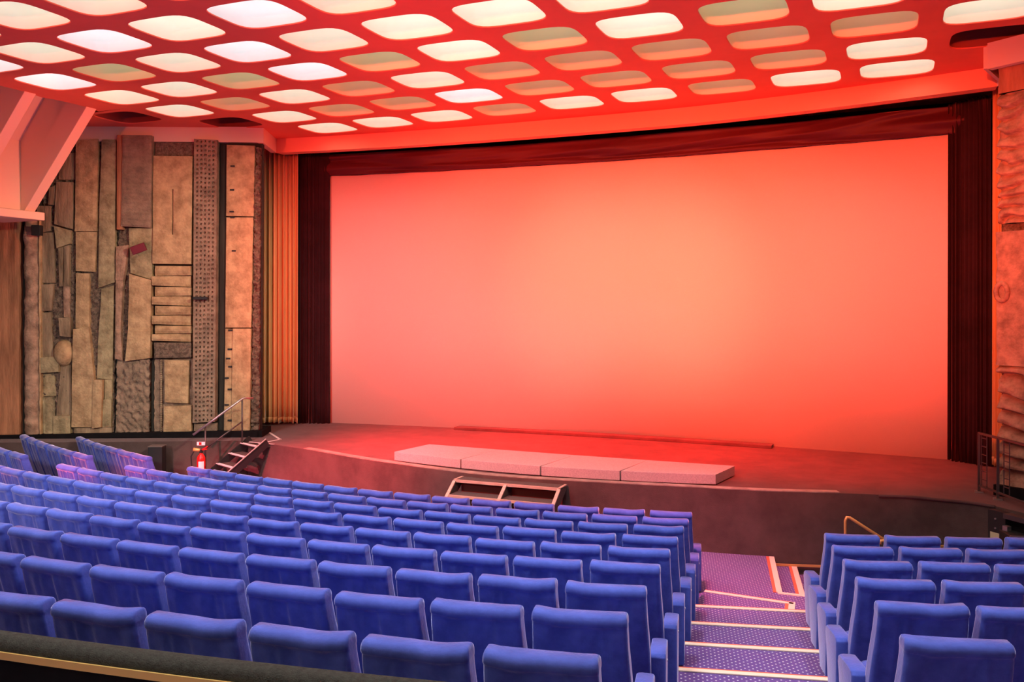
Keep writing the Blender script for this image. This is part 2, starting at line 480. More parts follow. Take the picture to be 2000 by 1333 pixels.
for a, b in ((front[-1], SE_END), (SE_END, (4.3,11.8))):
    m.quad((a[0],a[1],-.3),(b[0],b[1],-.3),(b[0],b[1],STAGE_Z),(a[0],a[1],STAGE_Z))
keep_world(m.build('stage_front', STAGE_FACE, smooth=True), stage)
# rolled carpet lip along the right part of the edge
m = MB(); lip = [p for p in front if p[0] > -.3]
m.tube([(x,y-.005,STAGE_Z-.012+.006*math.sin(x*7)) for x,y in lip], .022, 8)
keep_world(m.build('carpet_lip', STAGE_CARPET, smooth=True), stage)
# pale strip of boards along the edge
edge = [p for p in front if -10.0 < p[0] < -.45]
for i0 in range(0, len(edge)-1, 4):
    seg = edge[i0:i0+5]
    if len(seg) < 2: continue
    m = MB(); ins = []
    for (x,y) in seg:
        d = (AC - Vector((x,y,0))).normalized(); ins.append((x+d.x*.15, y+d.y*.15))
    sg = [(x+.004,y+.004) for x,y in seg]
    poly = sg + ins[::-1]
    m.prism(poly, STAGE_Z+.002, STAGE_Z+.014)
    keep_world(m.build('edge_board', PALE_EDGE), stage)

# grey low platform made of felt-covered mats
fl, fr_ = Vector((-7.72,13.14,0)), Vector((-2.34,13.16,0)); bl, br = Vector((-7.55,14.1,0)), Vector((-2.2,14.0,0))
root = empty('stage_platform', (-5, 13.4, STAGE_Z)); tag(root, 'long low grey felt covered platform on the stage, slightly curved', 'platform')
cuts = [0,.255,.515,.745,1]
def pf(t): p = fl.lerp(fr_, t); p = p + Vector((0,-.33*math.sin(PI*t)**.9,0)); return p
def pb(t): return bl.lerp(br, t) + Vector((0,-.05*math.sin(PI*t),0))
for c0, c1 in zip(cuts, cuts[1:]):
    m = MB(); g = .004
    A = [pf(c0+(c1-c0)*i/6+(g if i == 0 else 0)) for i in range(7)]; B = [pb(c0+(c1-c0)*i/6) for i in range(7)]
    m.prism([(p.x,p.y) for p in A] + [(p.x,p.y) for p in B[::-1]], STAGE_Z+.015, STAGE_Z+.16)
    keep_world(m.build('felt_mat', GREYMAT, bevel=.006), root)

# low carpeted ramp strip at the foot of the screen
def screen_y(x, sag=.45):
    t = (x+5.3)/6.2; return 16.95 + sag*(1-t*t)
m = MB()
xs = [-8.5+.5*i for i in range(14)]
ptsA = [(x, screen_y(x)-.32) for x in xs]; ptsB = [(x, screen_y(x)-.04) for x in xs]
m.prism(ptsA+ptsB[::-1], STAGE_Z, STAGE_Z+.06)
tag(m.build('stage_riser', STAGE_CARPET, bevel=.01), 'thin carpeted strip raised along the foot of the screen', 'riser')

# ------------------------------------------------------------------ centre stair unit
root = empty('stage_steps', (-5.29,12.42,0)); tag(root, 'wide timber edged carpeted steps up to the middle of the stage', 'stairs')
cx, half = -5.30, .83
tz = [(.863,12.33,12.60),(.683,12.07,12.36),(.503,11.81,12.10),(.323,11.55,11.84),(.143,11.29,11.58)]
for i, (z, y0, y1) in enumerate(tz):
    m = MB(); m.box(cx-half, cx+half, y0, y1, z-.03, z); keep_world(m.build('tread', TREADC), root)
    m = MB(); m.box(cx-half-.01, cx+half+.01, y0-.03, y0, z-.035, z+.004); keep_world(m.build('tread_edge', WOOD), root)
for x, nm in ((cx-half-.02,'stringer'),(cx,'stringer'),(cx+half+.02,'stringer')):
    m = MB()
    sl = (12.33-11.29)/(.863-.143)
    pr = [(11.20,0),(11.32,0),(12.58,.80),(12.58,.84),(12.33-.04,.85)]
    w_ = .018
    m.hexa([(x-w_,y,z) for y,z in pr],[(x+w_,y,z) for y,z in pr])
    keep_world(m.build(nm, TREADC), root)
    m = MB(); m.bar((x,12.30,.85),(x,11.24,.10),.05,.02,up=(0,0,1)); keep_world(m.build('stringer_edge', WOOD), root)
for x in (cx-half-.02, cx+half+.02):
    m = MB(); m.bar((x,12.31,.866),(x,12.60,.866),.04,.012); keep_world(m.build('tread_edge', WOOD), root)
m = MB(); m.box(cx-half, cx+half, 12.50, 12.52, .15, .82); keep_world(m.build('back_panel', mat('dark_red_board',(.12,.03,.02),.8)), root)

# ------------------------------------------------------------------ left side stair with rail, tape
root = empty('side_steps', (-11.2,13.3,0)); tag(root, 'small dark side stair with white edged treads beside the relief wall', 'stairs')
T0 = cam2w(-4.98-.41*.0, 17.1, 0)
P1 = at_z(472,865,.80); P1 = cam2w((472-1000)/F*17.25, 17.25, 0)
nd = cam2w(.41,-.43,0) - cam2w(0,0,0); nd.normalize()
rd = cam2w(-.68,-.73,0) - cam2w(0,0,0); rd.normalize()
W_ = .66
zt = [STAGE_Z-.165*(i+.42)+.05 for i in range(5)]
for i, z in enumerate(zt):
    a = P1 + rd*.25*i; 
    d = (EYE-z)*F/([865,884.5,904,923.5,943][i]-600)
    q = [a, a+nd*W_, a+nd*W_-rd*.27, a-rd*.27]
    m = MB(); m.prism([(p.x,p.y) for p in q], z-.035, z); keep_world(m.build('tread', TREADC), root)
    e = [a+rd*.036, a+nd*W_+rd*.036, a+nd*W_-rd*.03, a-rd*.03]
    m = MB(); m.prism([(p.x,p.y) for p in e], z-.006, z+.008)
    e2 = [a+nd*(W_-.07)+rd*.036, a+nd*(W_)+rd*.036, a+nd*(W_)+rd*.03, a+nd*(W_-.07)+rd*.03]
    m.prism([(p.x,p.y) for p in e2], z-.055, z+.006); keep_world(m.build('tread_edge', TAPE), root)
for off in (0, W_):
    m = MB(); a = P1+nd*off-rd*.2; b = P1+nd*off+rd*1.15
    m.bar((a.x,a.y,zt[0]+.06),(b.x,b.y,zt[0]-.165*1.35/.25+.06),.03,.14); keep_world(m.build('stringer', RUBBER), root)
m = MB(); a = P1+nd*(W_+.02)-rd*.15; b = P1+nd*(W_+.02)+rd*1.1
m.tube([(a.x,a.y,zt[0]+.13),(b.x,b.y,zt[0]-.165*5+.13)],.014); keep_world(m.build('side_rail', STEELB), root)

root = empty('stair_handrail', (-11.5,13.4,.9)); tag(root, 'dark steel handrail sloping down beside the small side stair', 'handrail')
def hp(px, py, d): return at_d(px, py, d)
m = MB(); m.tube([hp(494,778,17.35),hp(474,778.5,17.2),hp(377,850,16.7)], .022); keep_world(m.build('top_rail', STEELB, smooth=True), root)
m = MB(); m.tube([hp(473,824,17.2),hp(402,876,16.85)], .014); keep_world(m.build('lower_rail', STEEL, smooth=True), root)
for (px,y0,y1,d) in ((473,779,868,17.2),(401,834,915,16.85)):
    m = MB(); m.tube([hp(px,y0,d),hp(px,y1,d)], .016); keep_world(m.build('post', STEEL, smooth=True), root)

def tape(pts, label, wd=.05):
    m = MB(); z = STAGE_Z+.003
    for a, b in zip(pts, pts[1:]):
        A, B = at_z(*a, STAGE_Z), at_z(*b, STAGE_Z); d = (B-A).normalized(); n = Vector((-d.y,d.x,0))*wd/2
        A = A-d*wd/2; B = B+d*wd/2
        m.prism([(A+n).xy[:], (B+n).xy[:], (B-n).xy[:], (A-n).xy[:]], z, z+.003)
    tag(m.build('floor_tape', TAPE), label, 'tape')
tape([(511,846.5),(524,844.5),(547,859),(507,867)], 'bent white tape line on the stage floor above the side stair')
tape([(489,864.5),(533,868.5)], 'straight white tape strip on the stage edge at the side stair')

# fire extinguisher + sign
ed = 16.55
def E_(px, py): return at_d(px, py, ed)
root = empty('fire_extinguisher', E_(392,915)); tag(root, 'red fire extinguisher with white label beneath the handrail post', 'fire extinguisher')
s = ed/F; top = E_(393,885); 
base = Vector((top.x, top.y, top.z-.50))
m = MB(); R_ = .078
prof = [(.8,0),(.95,.01),(1,.025),(1,.36),(.95,.41),(.75,.45),(.4,.475),(.3,.50)]
m.tube([(base.x,base.y,base.z+h) for _,h in prof],[max(.01,r*R_) for r,_ in prof],20); keep_world(m.build('cylinder', RED, smooth=True), root)
m = MB()
for i in range(6):
    for (r, zz) in ((0,0),):
        a0 = -TH-PI/2-.35+i*.22; a1 = a0+.22
        p = lambda a, z: (base.x+R_*1.012*math.cos(a+2*TH), base.y+R_*1.012*math.sin(a+2*TH), base.z+z)
        m.quad(p(a0,.05),p(a1,.05),p(a1,.35),p(a0,.35))
keep_world(m.build('label_panel', WHITE), root)
m = MB(); rr = Vector((CT,ST,0))
m.bar(Vector((base.x,base.y,base.z+.50)), Vector((base.x,base.y,base.z+.56)), .05,.05); keep_world(m.build('valve', RUBBER), root)
m = MB(); b0 = Vector((base.x,base.y,base.z+.55))
m.bar(b0, b0+rr*.12+Vector((0,0,.07)),.025,.018); m.bar(b0-rr*.01, b0+rr*.11+Vector((0,0,.02)),.025,.018); keep_world(m.build('handle', RED), root)
m = MB(); m.tube([b0-rr*.03+Vector((0,0,-.01)), b0-rr*.12+Vector((0,0,.0)), b0-rr*.19+Vector((0,0,-.12)), b0-rr*.17+Vector((0,0,-.35)), b0-rr*.12+Vector((0,0,-.45))], .012, 8); keep_world(m.build('hose', RUBBER, smooth=True), root)
m = MB(); m.tube([b0-rr*.02, b0-rr*.14+Vector((0,0,.01))],[.025,.036],10); keep_world(m.build('nozzle_horn', BRASS, smooth=True), root)
c = E_(392.5,867); root = empty('safety_sign', c); tag(root, 'small white and red sign fixed to the stair handrail post', 'sign')
m = MB(); m.box(-.075,.075,-.004,.004,-.032,.032); o = m.build('sign_plate', WHITE, root); o.rotation_euler = (0,0,TH)
m = MB(); m.box(-.035,.012,-.006,-.004,-.026,.026); o = m.build('red_patch', RED, root); o.rotation_euler = (0,0,TH)
# dark cabinet left of the extinguisher
c = at_d(307,900,17.0); root = empty('floor_cabinet', (c.x,c.y,0)); root.rotation_euler = (0,0,.45)
tag(root, 'dark box cabinet standing at the end of the front seat row', 'cabinet')
m = MB(); m.box(-.13,.13,-.12,.12,0,.88); m.build('body', RUBBER, root, bevel=.01)
m = MB(); m.box(-.135,.135,-.125,.125,.87,.885); m.build('worn_top_edge', mat('worn_edge',(.16,.13,.11),.7), root)

# ------------------------------------------------------------------ ledge under mural and mural
LG = Plane((-11.55,14.5), (-14.8,12.96))
m = MB()
L0, L1 = -.02, 5.6
b = [LG.pt(L0,0,0), LG.pt(L1,0,0), LG.pt(L1,0,-.8), LG.pt(L0,0,-.8)]
m.hexa([(p.x,p.y,STAGE_Z) for p in b], [(b[0].x,b[0].y,1.045),(b[1].x,b[1].y,.975),(b[2].x,b[2].y,.975),(b[3].x,b[3].y,1.045)])
tag(m.build('plinth_ledge', BLACK), 'black ledge running along the foot of the left relief wall', 'ledge')

MU = Plane((-11.66,14.72), (-14.90,13.185))
mural = empty('relief_mural', MU.pt(2.5, 1.0)); tag(mural, 'tall cast concrete relief mural of upright slabs on the left splayed wall', 'mural')
def mq(plane, pts): return [plane.uv(*p) for p in pts]
def bil(q, s, t):
    a = (q[0][0]+(q[1][0]-q[0][0])*s, q[0][1]+(q[1][1]-q[0][1])*s); b = (q[3][0]+(q[2][0]-q[3][0])*s, q[3][1]+(q[2][1]-q[3][1])*s)
    return (a[0]+(b[0]-a[0])*t, a[1]+(b[1]-a[1])*t)
def slab(pts, out, mt, amp=.006, fr=3.0, name='slab', base=-.02, cell=.07, flute=0, hflute=0, dome=0, plane=None, parent=None, st=(1,1), tilt=0, edge=.012, ridge=0):
    """relief slab over a photo quad (TL,TR,BR,BL), its face a displaced grid, closed by side skirts"""
    plane = plane or MU; parent = parent or mural
    q = mq(plane, pts); w = math.hypot(q[1][0]-q[0][0], q[1][1]-q[0][1]); h = math.hypot(q[3][0]-q[0][0], q[3][1]-q[0][1])
    nu, nv = max(3, min(90, int(w/cell))), max(3, min(240, int(h/cell)))
    sd = random.uniform(0, 50)
    m = MB()
    def fn(s, t):
        u, v = bil(q, s, t)
        d = out + amp*2*noise.noise(Vector((u*fr*st[0]+sd, v*fr*st[1], sd)))
        if amp > .015: d += amp*1.4*noise.noise(Vector((u*fr*3.1+sd, v*fr*3.1, sd+9)))
        if flute: d += .012*abs(math.sin(u*flute+.6*noise.noise(Vector((v*2,u,sd)))))
        if hflute: d += .006*math.sin(v*hflute+2*noise.noise(Vector((u*3,v*1.5,sd))))
        if dome: d += dome*math.sqrt(max(0, 1-(2*s-1)**2))
        if tilt: d += tilt*(s-.5)
        if ridge: d += ridge*(1-abs(2*t-1))
        e = min(s*w, (1-s)*w, t*h, (1-t)*h)
        if e < edge*.5: d -= edge
        return plane.pt(u, v, max(base+.005, d))
    b0, ww = m.grid(fn, nu, nv)
    # skirts
    rim = [(i,0) for i in range(nu+1)] + [(nu,j) for j in range(1,nv+1)] + [(i,nv) for i in range(nu-1,-1,-1)] + [(0,j) for j in range(nv-1,0,-1)]
    low = []
    for (i,j) in rim:
        u, v = bil(q, i/nu, j/nv); m.v.append(tuple(plane.pt(u, v, base))); low.append(len(m.v)-1)
    for k in range(len(rim)):
        i, j = rim[k]; i2, j2 = rim[(k+1) % len(rim)]
        m.f.append((b0+j*ww+i, b0+j2*ww+i2, low[(k+1) % len(rim)], low[k]))
    m.f.append(tuple(low))
    o = m.build(name, mt, smooth=amp > .015 or dome > 0)
    keep_world(o, parent); return o
def flat(pts, out, mt, name='slab', base=-.02, bev=.012, plane=None, parent=None):
    plane = plane or MU; q = mq(plane, pts); m = MB()
    m.hexa([plane.pt(u,v,base) for u,v in q],[plane.pt(u,v,out) for u,v in q])
    o = m.build(name, mt, bevel=bev); keep_world(o, parent or mural); return o

# dark backing
flat([(-60,262),(513,270),(509,850),(-60,860)], -.01, S_BLK, 'backing_wall', base=-.15, bev=0)
# A: outer terracotta slab and bark-like pilaster
slab([(1,425),(44,428),(44,850),(0,853)], .14, S_TER, .006, st=(3,.5), flute=60, name='terracotta_slab')
slab([(-45,425),(-4,425),(-5,853),(-45,853)], .12, S_BRN, .006, st=(3,.5), name='plain_slab')
slab([(50,425),(83,427),(85,853),(51,853)], .05, S_PNK, .03, 4, dome=.17, cell=.05, name='rough_pilaster')
slab([(82,425),(86,425),(87,853),(84,853)], .16, S_TAN, .012, 6, cell=.05, name='thin_ridge')
# A2: field of small blocks
slab([(86,290),(151,280),(146,852),(87,853)], .03, S_DRK, .034, 12, cell=.03, name='rough_ground')
SB = [([(115,357),(148,358),(147,449),(111,439)],.13,S_BRN,{}),([(100,368),(115,362),(112,402),(98,401)],.10,S_BRN,{}),
([(76,403),(103,404),(103,452),(80,456)],.11,S_BRN,{}),([(112,443),(145,452),(143,477),(117,486)],.16,S_OLV,{}),
([(118,486),(129,483),(127,560),(121,560)],.11,S_BRN,dict(flute=90)),([(130,483),(141,479),(140,560),(129,560)],.12,S_BRN,dict(flute=90)),
([(86,456),(109,455),(111,553),(86,553)],.08,S_BRN,dict(flute=70)),([(86,557),(110,555),(105,607),(86,608)],.12,S_BRN,{}),
([(86,612),(103,610),(108,698),(87,698)],.08,S_BRN,dict(flute=70)),([(127,552),(140,550),(140,620),(128,620)],.09,S_PNK,{}),
([(121,621),(144,620),(144,659),(124,656)],.17,S_BRN,{}),([(87,698),(121,696),(121,726),(87,728)],.17,S_OLV,{}),
([(122,715),(142,713),(142,812),(113,812)],.07,S_BRN,dict(flute=60)),([(87,730),(108,728),(112,773),(87,774)],.06,S_OLV,{}),
([(87,776),(110,773),(112,846),(88,848)],.08,S_OLV,dict(dome=.05)),([(110,812),(143,811),(143,851),(110,852)],.14,S_OLV,dict(flute=50)),
([(118,300),(150,300),(150,352),(118,352)],.08,S_BRN,{})]
for p, o_, mt, kw in SB: slab(p, o_, mt, .005, **kw)
# the round boss
u, v = MU.uv(128,688); m = MB()
uw = .20
m.grid(lambda s, t: MU.pt(u+uw*math.cos(2*PI*s)*math.sin(t*PI/2)*1.0, v-.02+.27*math.sin(2*PI*s)*math.sin(t*PI/2), .02+.24*math.cos(t*PI/2)), 28, 10, True)
keep_world(m.build('round_boss', S_TAN, smooth=True), mural)
# B
slab([(152,275),(233,273),(224,849),(147,851)], .03, S_DRK, .032, 12, cell=.03, name='rough_ground')
for p, o_, mt in [([(154,276),(197,274),(194,453),(152,453)],.15,S_TAN),([(153,454),(194,454),(190,532),(153,530)],.13,S_TAN),
 ([(153,534),(179,535),(179,639),(152,641)],.12,S_TAN),([(149,643),(179,638),(189,735),(147,737)],.16,S_TAN),([(147,737),(190,735),(187,833),(146,833)],.16,S_TAN),
 ([(204,275),(232,275),(230,420),(199,420)],.14,S_OLV),([(199,420),(230,420),(229,552),(197,563)],.14,S_OLV),
 ([(202,565),(226,558),(224,670),(195,671)],.10,S_OLV),([(195,671),(224,670),(223,741),(193,739)],.10,S_OLV),([(208,741),(223,741),(222,780),(208,780)],.10,S_OLV),
 ([(189,741),(207,741),(204,833),(187,835)],.19,S_TAN),([(206,780),(222,779),(221,833),(204,834)],.12,S_OLV)]:
    slab(p, o_, mt, .005)
slab([(149,835),(222,834),(222,850),(149,851)], .10, S_BRN, .01, 6, flute=50)
# C
slab([(233,445),(258,445),(254,706),(231,702)], .03, S_DRK, .034, 13, cell=.03, name='rough_ground')
slab([(236,267),(248,268),(246,450),(235,450)], .20, S_TER, .006, st=(2,.6))
slab([(248,268),(304,269),(302,447),(245,444)], .24, S_GRY, .008, hflute=60, cell=.04)
slab([(256,447),(302,447),(301,547),(259,534)], .13, S_OLV, .008)
slab([(259,536),(301,548),(300,640),(257,640)], .19, S_TAN, .008); slab([(257,640),(300,640),(299,699),(251,705)], .19, S_TAN, .008)
slab([(233,483),(257,480),(247,548),(232,548)], .18, S_PNK, .008); slab([(232,548),(246,548),(241,643),(231,643)], .16, S_PNK, .008)
slab([(231,643),(241,643),(244,704),(230,700)], .16, S_PNK, .008)
slab([(232,703),(296,701),(295,848),(230,850)], .09, S_GRY, .035, 15, cell=.028, flute=40, st=(1.4,.8), name='rough_slab')
# D
slab([(305,279),(381,280),(380,306),(305,306)], .08, S_DRK, .008, flute=22, cell=.03)
slab([(305,307),(381,308),(380,372),(304,372)], .17, S_TAN, .008)
slab([(304,372),(341.5,372),(341,460),(304,460)], .17, S_TAN, .006); slab([(344,372),(380,372),(379,460),(344,460)], .17, S_TAN, .006)
slab([(304,460),(379,460),(378,517),(303,516)], .17, S_TAN, .008)
flat([(341,370),(344.5,370),(344.5,462),(341,462)], .12, S_PNK, 'slit')
ys = [519,539.5,560,579,597,616,635,652,667]
for i in range(8):
    lft = i % 2 == 0
    x0, x1 = (306,378.5) if lft else (303,376)
    slab([(x0,ys[i]+1),(x1,ys[i]+(2 if lft else 0)),(x1,ys[i+1]+(-1 if lft else 1)),(x0,ys[i+1]-(0 if lft else 2))], .15, S_TAN, .006, tilt=.10 if lft else -.10, cell=.05, ridge=.02)
slab([(306,669),(378,669),(378,698),(307,699)], .17, S_DRK, .012, 9, cell=.035)
slab([(303,701),(378,700),(378,845),(302,847)], .04, S_GRY, .02, 9, cell=.04, name='rough_ground')
slab([(325,703),(373,704),(371,787),(326,785)], .14, S_TAN, .008, hflute=24); slab([(325,793),(378,791),(378,844),(324,844)], .14, S_TAN, .012, flute=14)
m = MB()
for i in range(34):
    u, v = MU.uv(317.5,704+i*4.2); m.box(-.018,.018,-.018,.018,0,.03, M=lambda a,b,c: MU.pt(u+a, v+b, .06+c))
o = m.build('bead_strip', S_BRN, bevel=.006); keep_world(o, mural)
# E: slab with rows of square pits
q = mq(MU, [(385,275),(429.5,277),(425,799),(382,824)]); q[2] = MU.uv(425,822)
m = MB(); nc, nr = 5, 62; OUT = .20
def ept(s, t, w): u, v = bil(q, s, t); return MU.pt(u, v, w)
def put(p): m.v.append(tuple(p)); return len(m.v)-1
mg = .06
m.f.append(tuple(put(ept(s,t,OUT)) for s,t in ((0,0),(mg,0),(mg,1),(0,1)))); m.f.append(tuple(put(ept(s,t,OUT)) for s,t in ((1-mg,0),(1,0),(1,1),(1-mg,1))))
for i in range(nc):
    for j in range(nr):
        s0, s1 = mg+(1-2*mg)*i/nc, mg+(1-2*mg)*(i+1)/nc; jt = .18/nr*math.sin(i*2.1+j*.31)
        t0, t1 = j/nr, (j+1)/nr
        ds = (s1-s0)*(.24+.05*math.sin(j*.7+i)); dt = (t1-t0)*.27
        o4 = [put(ept(s,t,OUT)) for s,t in ((s0,t0),(s1,t0),(s1,t1),(s0,t1))]
        i4 = [(s0+ds,t0+dt+jt*.5),(s1-ds,t0+dt+jt*.5),(s1-ds,t1-dt+jt*.5),(s0+ds,t1-dt+jt*.5)]
        a4 = [put(ept(s,t,OUT)) for s,t in i4]
        b4 = [put(ept(s,t,OUT-.045)) for s,t in i4]; 
        for k in range(4):
            l = (k+1) % 4; m.f.append((o4[k],o4[l],a4[l],a4[k])); m.f.append((a4[k],a4[l],b4[l],b4[k]))
        m.f.append(tuple(b4))
cs = ((0,0),(1,0),(1,1),(0,1))
for k in range(4):
    (s,t),(s2,t2) = cs[k], cs[(k+1) % 4]
    m.quad(ept(s,t,-.02), ept(s2,t2,-.02), ept(s2,t2,OUT), ept(s,t,OUT))
keep_world(m.build('pitted_slab', S_GRY), mural)
slab([(382,827),(426,826),(426,843),(381,845)], .10, S_GRY, .012, 6)
slab([(431,284),(445,284),(440,843),(427,843)], .03, S_BLK, .004, flute=60, name='charcoal_slab')
# F
slab([(446,285),(500,287),(498,424),(445,423)], .13, S_TAN, .005); slab([(445,426),(497,426),(493,640),(443,640)], .12, S_TAN, .006)
slab([(443,642),(457,643),(455,844),(440,844)], .11, S_TAN, .006); slab([(458,642),(493,642),(491,843),(456,844)], .15, S_TAN, .006)
for px, py in ((458,327),(457,373),(456,415),(457,426),(460,491),(453,645),(452,682),(449,700),(453,716),(446,738),(452,760),(446,790),(452,820)):
    flat([(px-4,py-1.6),(px+4,py-1.6),(px+4,py+1.6),(px-4,py+1.6)], .152 if 300 < py < 425 else .135, RUBBER, 'slot', bev=0)
slab([(500,288),(511,290),(508,845),(492,845)], .07, S_DRK, .05, 13, cell=.022, name='rough_edge')

# small fittings on the mural
def fitting(px, py, sz, rot, mt, name, label, cat, w=.30):
    u, v = MU.uv(px, py); p = MU.pt(u, v, w); root = empty(name, p, math.atan2(MU.u.y, MU.u.x)+PI)
    tag(root, label, cat)
    m = MB(); m.box(-sz[0]/2,sz[0]/2,-sz[1]/2,sz[1]/2,-sz[2]/2,sz[2]/2); o = m.build('housing', mt, root, bevel=.008); o.rotation_euler = rot
    m = MB(); m.box(-sz[0]*.42,sz[0]*.42,-sz[1]/2-.006,-sz[1]/2-.001,-sz[2]*.40,sz[2]*.40); o = m.build('grille', RUBBER if mt is not SPKRED else mt, root); o.rotation_euler = rot
    m = MB(); m.box(-.02,.02,0,w*.6,-.02,.02); m.build('bracket', RUBBER, root)
fitting(87,453,(.17,.14,.20),(0,0,0), RUBBER, 'box_speaker', 'small black box speaker under the slanting ribs on the relief wall', 'speaker')
fitting(283,488,(.27,.15,.16),(.15,-.38,.2), SPKRED, 'box_speaker', 'tilted dark red speaker on the middle of the relief wall', 'speaker', w=.34)
fitting(401,583,(.29,.12,.055),(0,0,0), RUBBER, 'bar_fitting', 'slim dark bar fixed across the pitted slab of the relief wall', 'fitting', w=.30)

# ------------------------------------------------------------------ right mural
MR = Plane((1.44,14.17), (1.44+2.74,14.17-1.95))
rm = empty('relief_mural', MR.pt(.8,1)); tag(rm, 'cast concrete relief mural with deep horizontal ridges on the right wall', 'mural')
def rslab(v0, v1, fn, mt, name, nu=60, cell=.014, umax=2.6):
    m = MB(); nv = max(4, int(abs(v1-v0)/cell))
    m.grid(lambda s, t: MR.pt(umax*s**1.3+.02*noise.noise(Vector((0,(v0+(v1-v0)*t)*5,3))), v0+(v1-v0)*t, fn(umax*s**1.3, v0+(v1-v0)*t) if s > 0 else -.25), nu, nv)
    keep_world(m.build(name, mt, smooth=True), rm)
def H_(py): return EYE-(py-600)/F*12.6
def fb(u, v, f, z): return noise.noise(Vector((u*f, v*f, z)))+.5*noise.noise(Vector((u*f*2.1, v*f*2.1, z+3)))
def ridg(u, v):
    q = v*5.6+1.1*fb(u*.6, v, .9, 1)+.5*fb(u, v, 3, 5); f = q-math.floor(q)
    r = min(1, (1-f)*1.25)**.7 * min(1, f*9)
    gap = max(0, min(1, (u-.02)*9)); fade = max(.12, 1-max(0, u-.18)*3.2)
    return .03+.13*r*fade + .13*(1-fade)*.55 + .035*fb(u, v, 9, 4)*(.5+fade*.5)
rslab(H_(140), H_(190), lambda u, v: .12+.02*noise.noise(Vector((u*4,v*4,0))), S_TER, 'top_band', cell=.04)
rslab(H_(190), H_(440), ridg, S_PNK, 'ridged_panel')
rslab(H_(440), H_(456), lambda u, v: .03+.05*noise.noise(Vector((u*12,v*12,0))), S_DRK, 'rough_band', cell=.02)
rslab(H_(456), H_(712), lambda u, v: .17+.012*noise.noise(Vector((u*3,v*3,0))), S_PNK, 'smooth_panel', cell=.05)
def ridg2(u, v):
    q = v*4.3+1.0*fb(u*.7, v, 1.1, 7)+1.1*u; f = q-math.floor(q)
    r = min(1, (1-f)*1.6)**.6 * min(1, f*7)
    return -.02+.17*r + .045*fb(u, v, 6, 4)*(1.4 if u < .12 else .6)
rslab(H_(712), 1.04, ridg2, S_PNK, 'boulder_panel')
u, v = MR.uv(1971,571); m = MB(); m.tube([MR.pt(u+.09*math.cos(a/16*2*PI)*.9, v+.12*math.sin(a/16*2*PI), .18) for a in range(17)], .035, 8, False)
keep_world(m.build('ring_boss', S_PNK, smooth=True), rm)
m = MB(); q = [MR.pt(0,0,-.25), MR.pt(3.2,0,-.25), MR.pt(3.2,0,-.02), MR.pt(0,0,-.02)]
m.hexa([(p.x,p.y,1.06) for p in q],[(p.x,p.y,H_(140)) for p in q]); keep_world(m.build('backing_wall', S_BLK), rm)
# black plinth under it
m = MB(); q = [MR.pt(0,0,-.2), MR.pt(3.2,0,-.2), MR.pt(3.2,0,.22), MR.pt(0,0,.22)]
m.hexa([(p.x,p.y,STAGE_Z) for p in q],[(p.x,p.y,1.06) for p in q]); tag(m.build('plinth_ledge', BLACK), 'black ledge at the foot of the right relief wall', 'ledge')

# ------------------------------------------------------------------ screen
SY = screen_y
root = empty('cinema_screen', (-5.3,17.2,STAGE_Z)); tag(root, 'huge gently curved cinema screen glowing in red light behind the stage', 'projection screen')
m = MB(); x0, x1 = -11.75, 1.15
m.grid(lambda s, t: (x0+(x1-x0)*s, SY(x0+(x1-x0)*s), STAGE_Z-.0+(EYE+3.25-STAGE_Z)*t), 60, 2)
o = m.build('screen_sheet', SCREEN, smooth=True); mo = o.modifiers.new('s','SOLIDIFY'); mo.thickness = .02; keep_world(o, root)
m = MB(); m.box(-17.6,4.7,18.0,18.15,0,8.3); structure(m.build('wall_back', BLACK))
m = MB(); m.grid(lambda s, t: (-13+16*s, 17.42+.35*(1-((s-.5)*2)**2), EYE+3.05+.9*t), 20, 1); structure(m.build('trim_1', BLACK, solid=.03))

# masking swag above
root = empty('top_masking', (-5.3,16.9,EYE+3)); tag(root, 'long dark red draped masking cloth along the top of the screen', 'curtain')
m = MB()
def swag(s, t):
    x = -11.9+13.1*s; z = EYE+2.93+.47*t
    n1 = noise.noise(Vector((s*3.5,t*1.2,2)))
    d = .05*math.sin(t*5+6*n1+s*9)+.03*abs(math.sin(t*9-s*14+4*n1))+.02*noise.noise(Vector((s*14,t*5,8)))
    if t < .15: d *= t/.15
    return (x, SY(x)-.10+d-.05*math.sin(t*PI), z+(.012*noise.noise(Vector((s*20,0,0))) if t == 0 else 0))
m.grid(swag, 220, 22); o = m.build('draped_cloth', SWAG, smooth=True, solid=.006); keep_world(o, root)

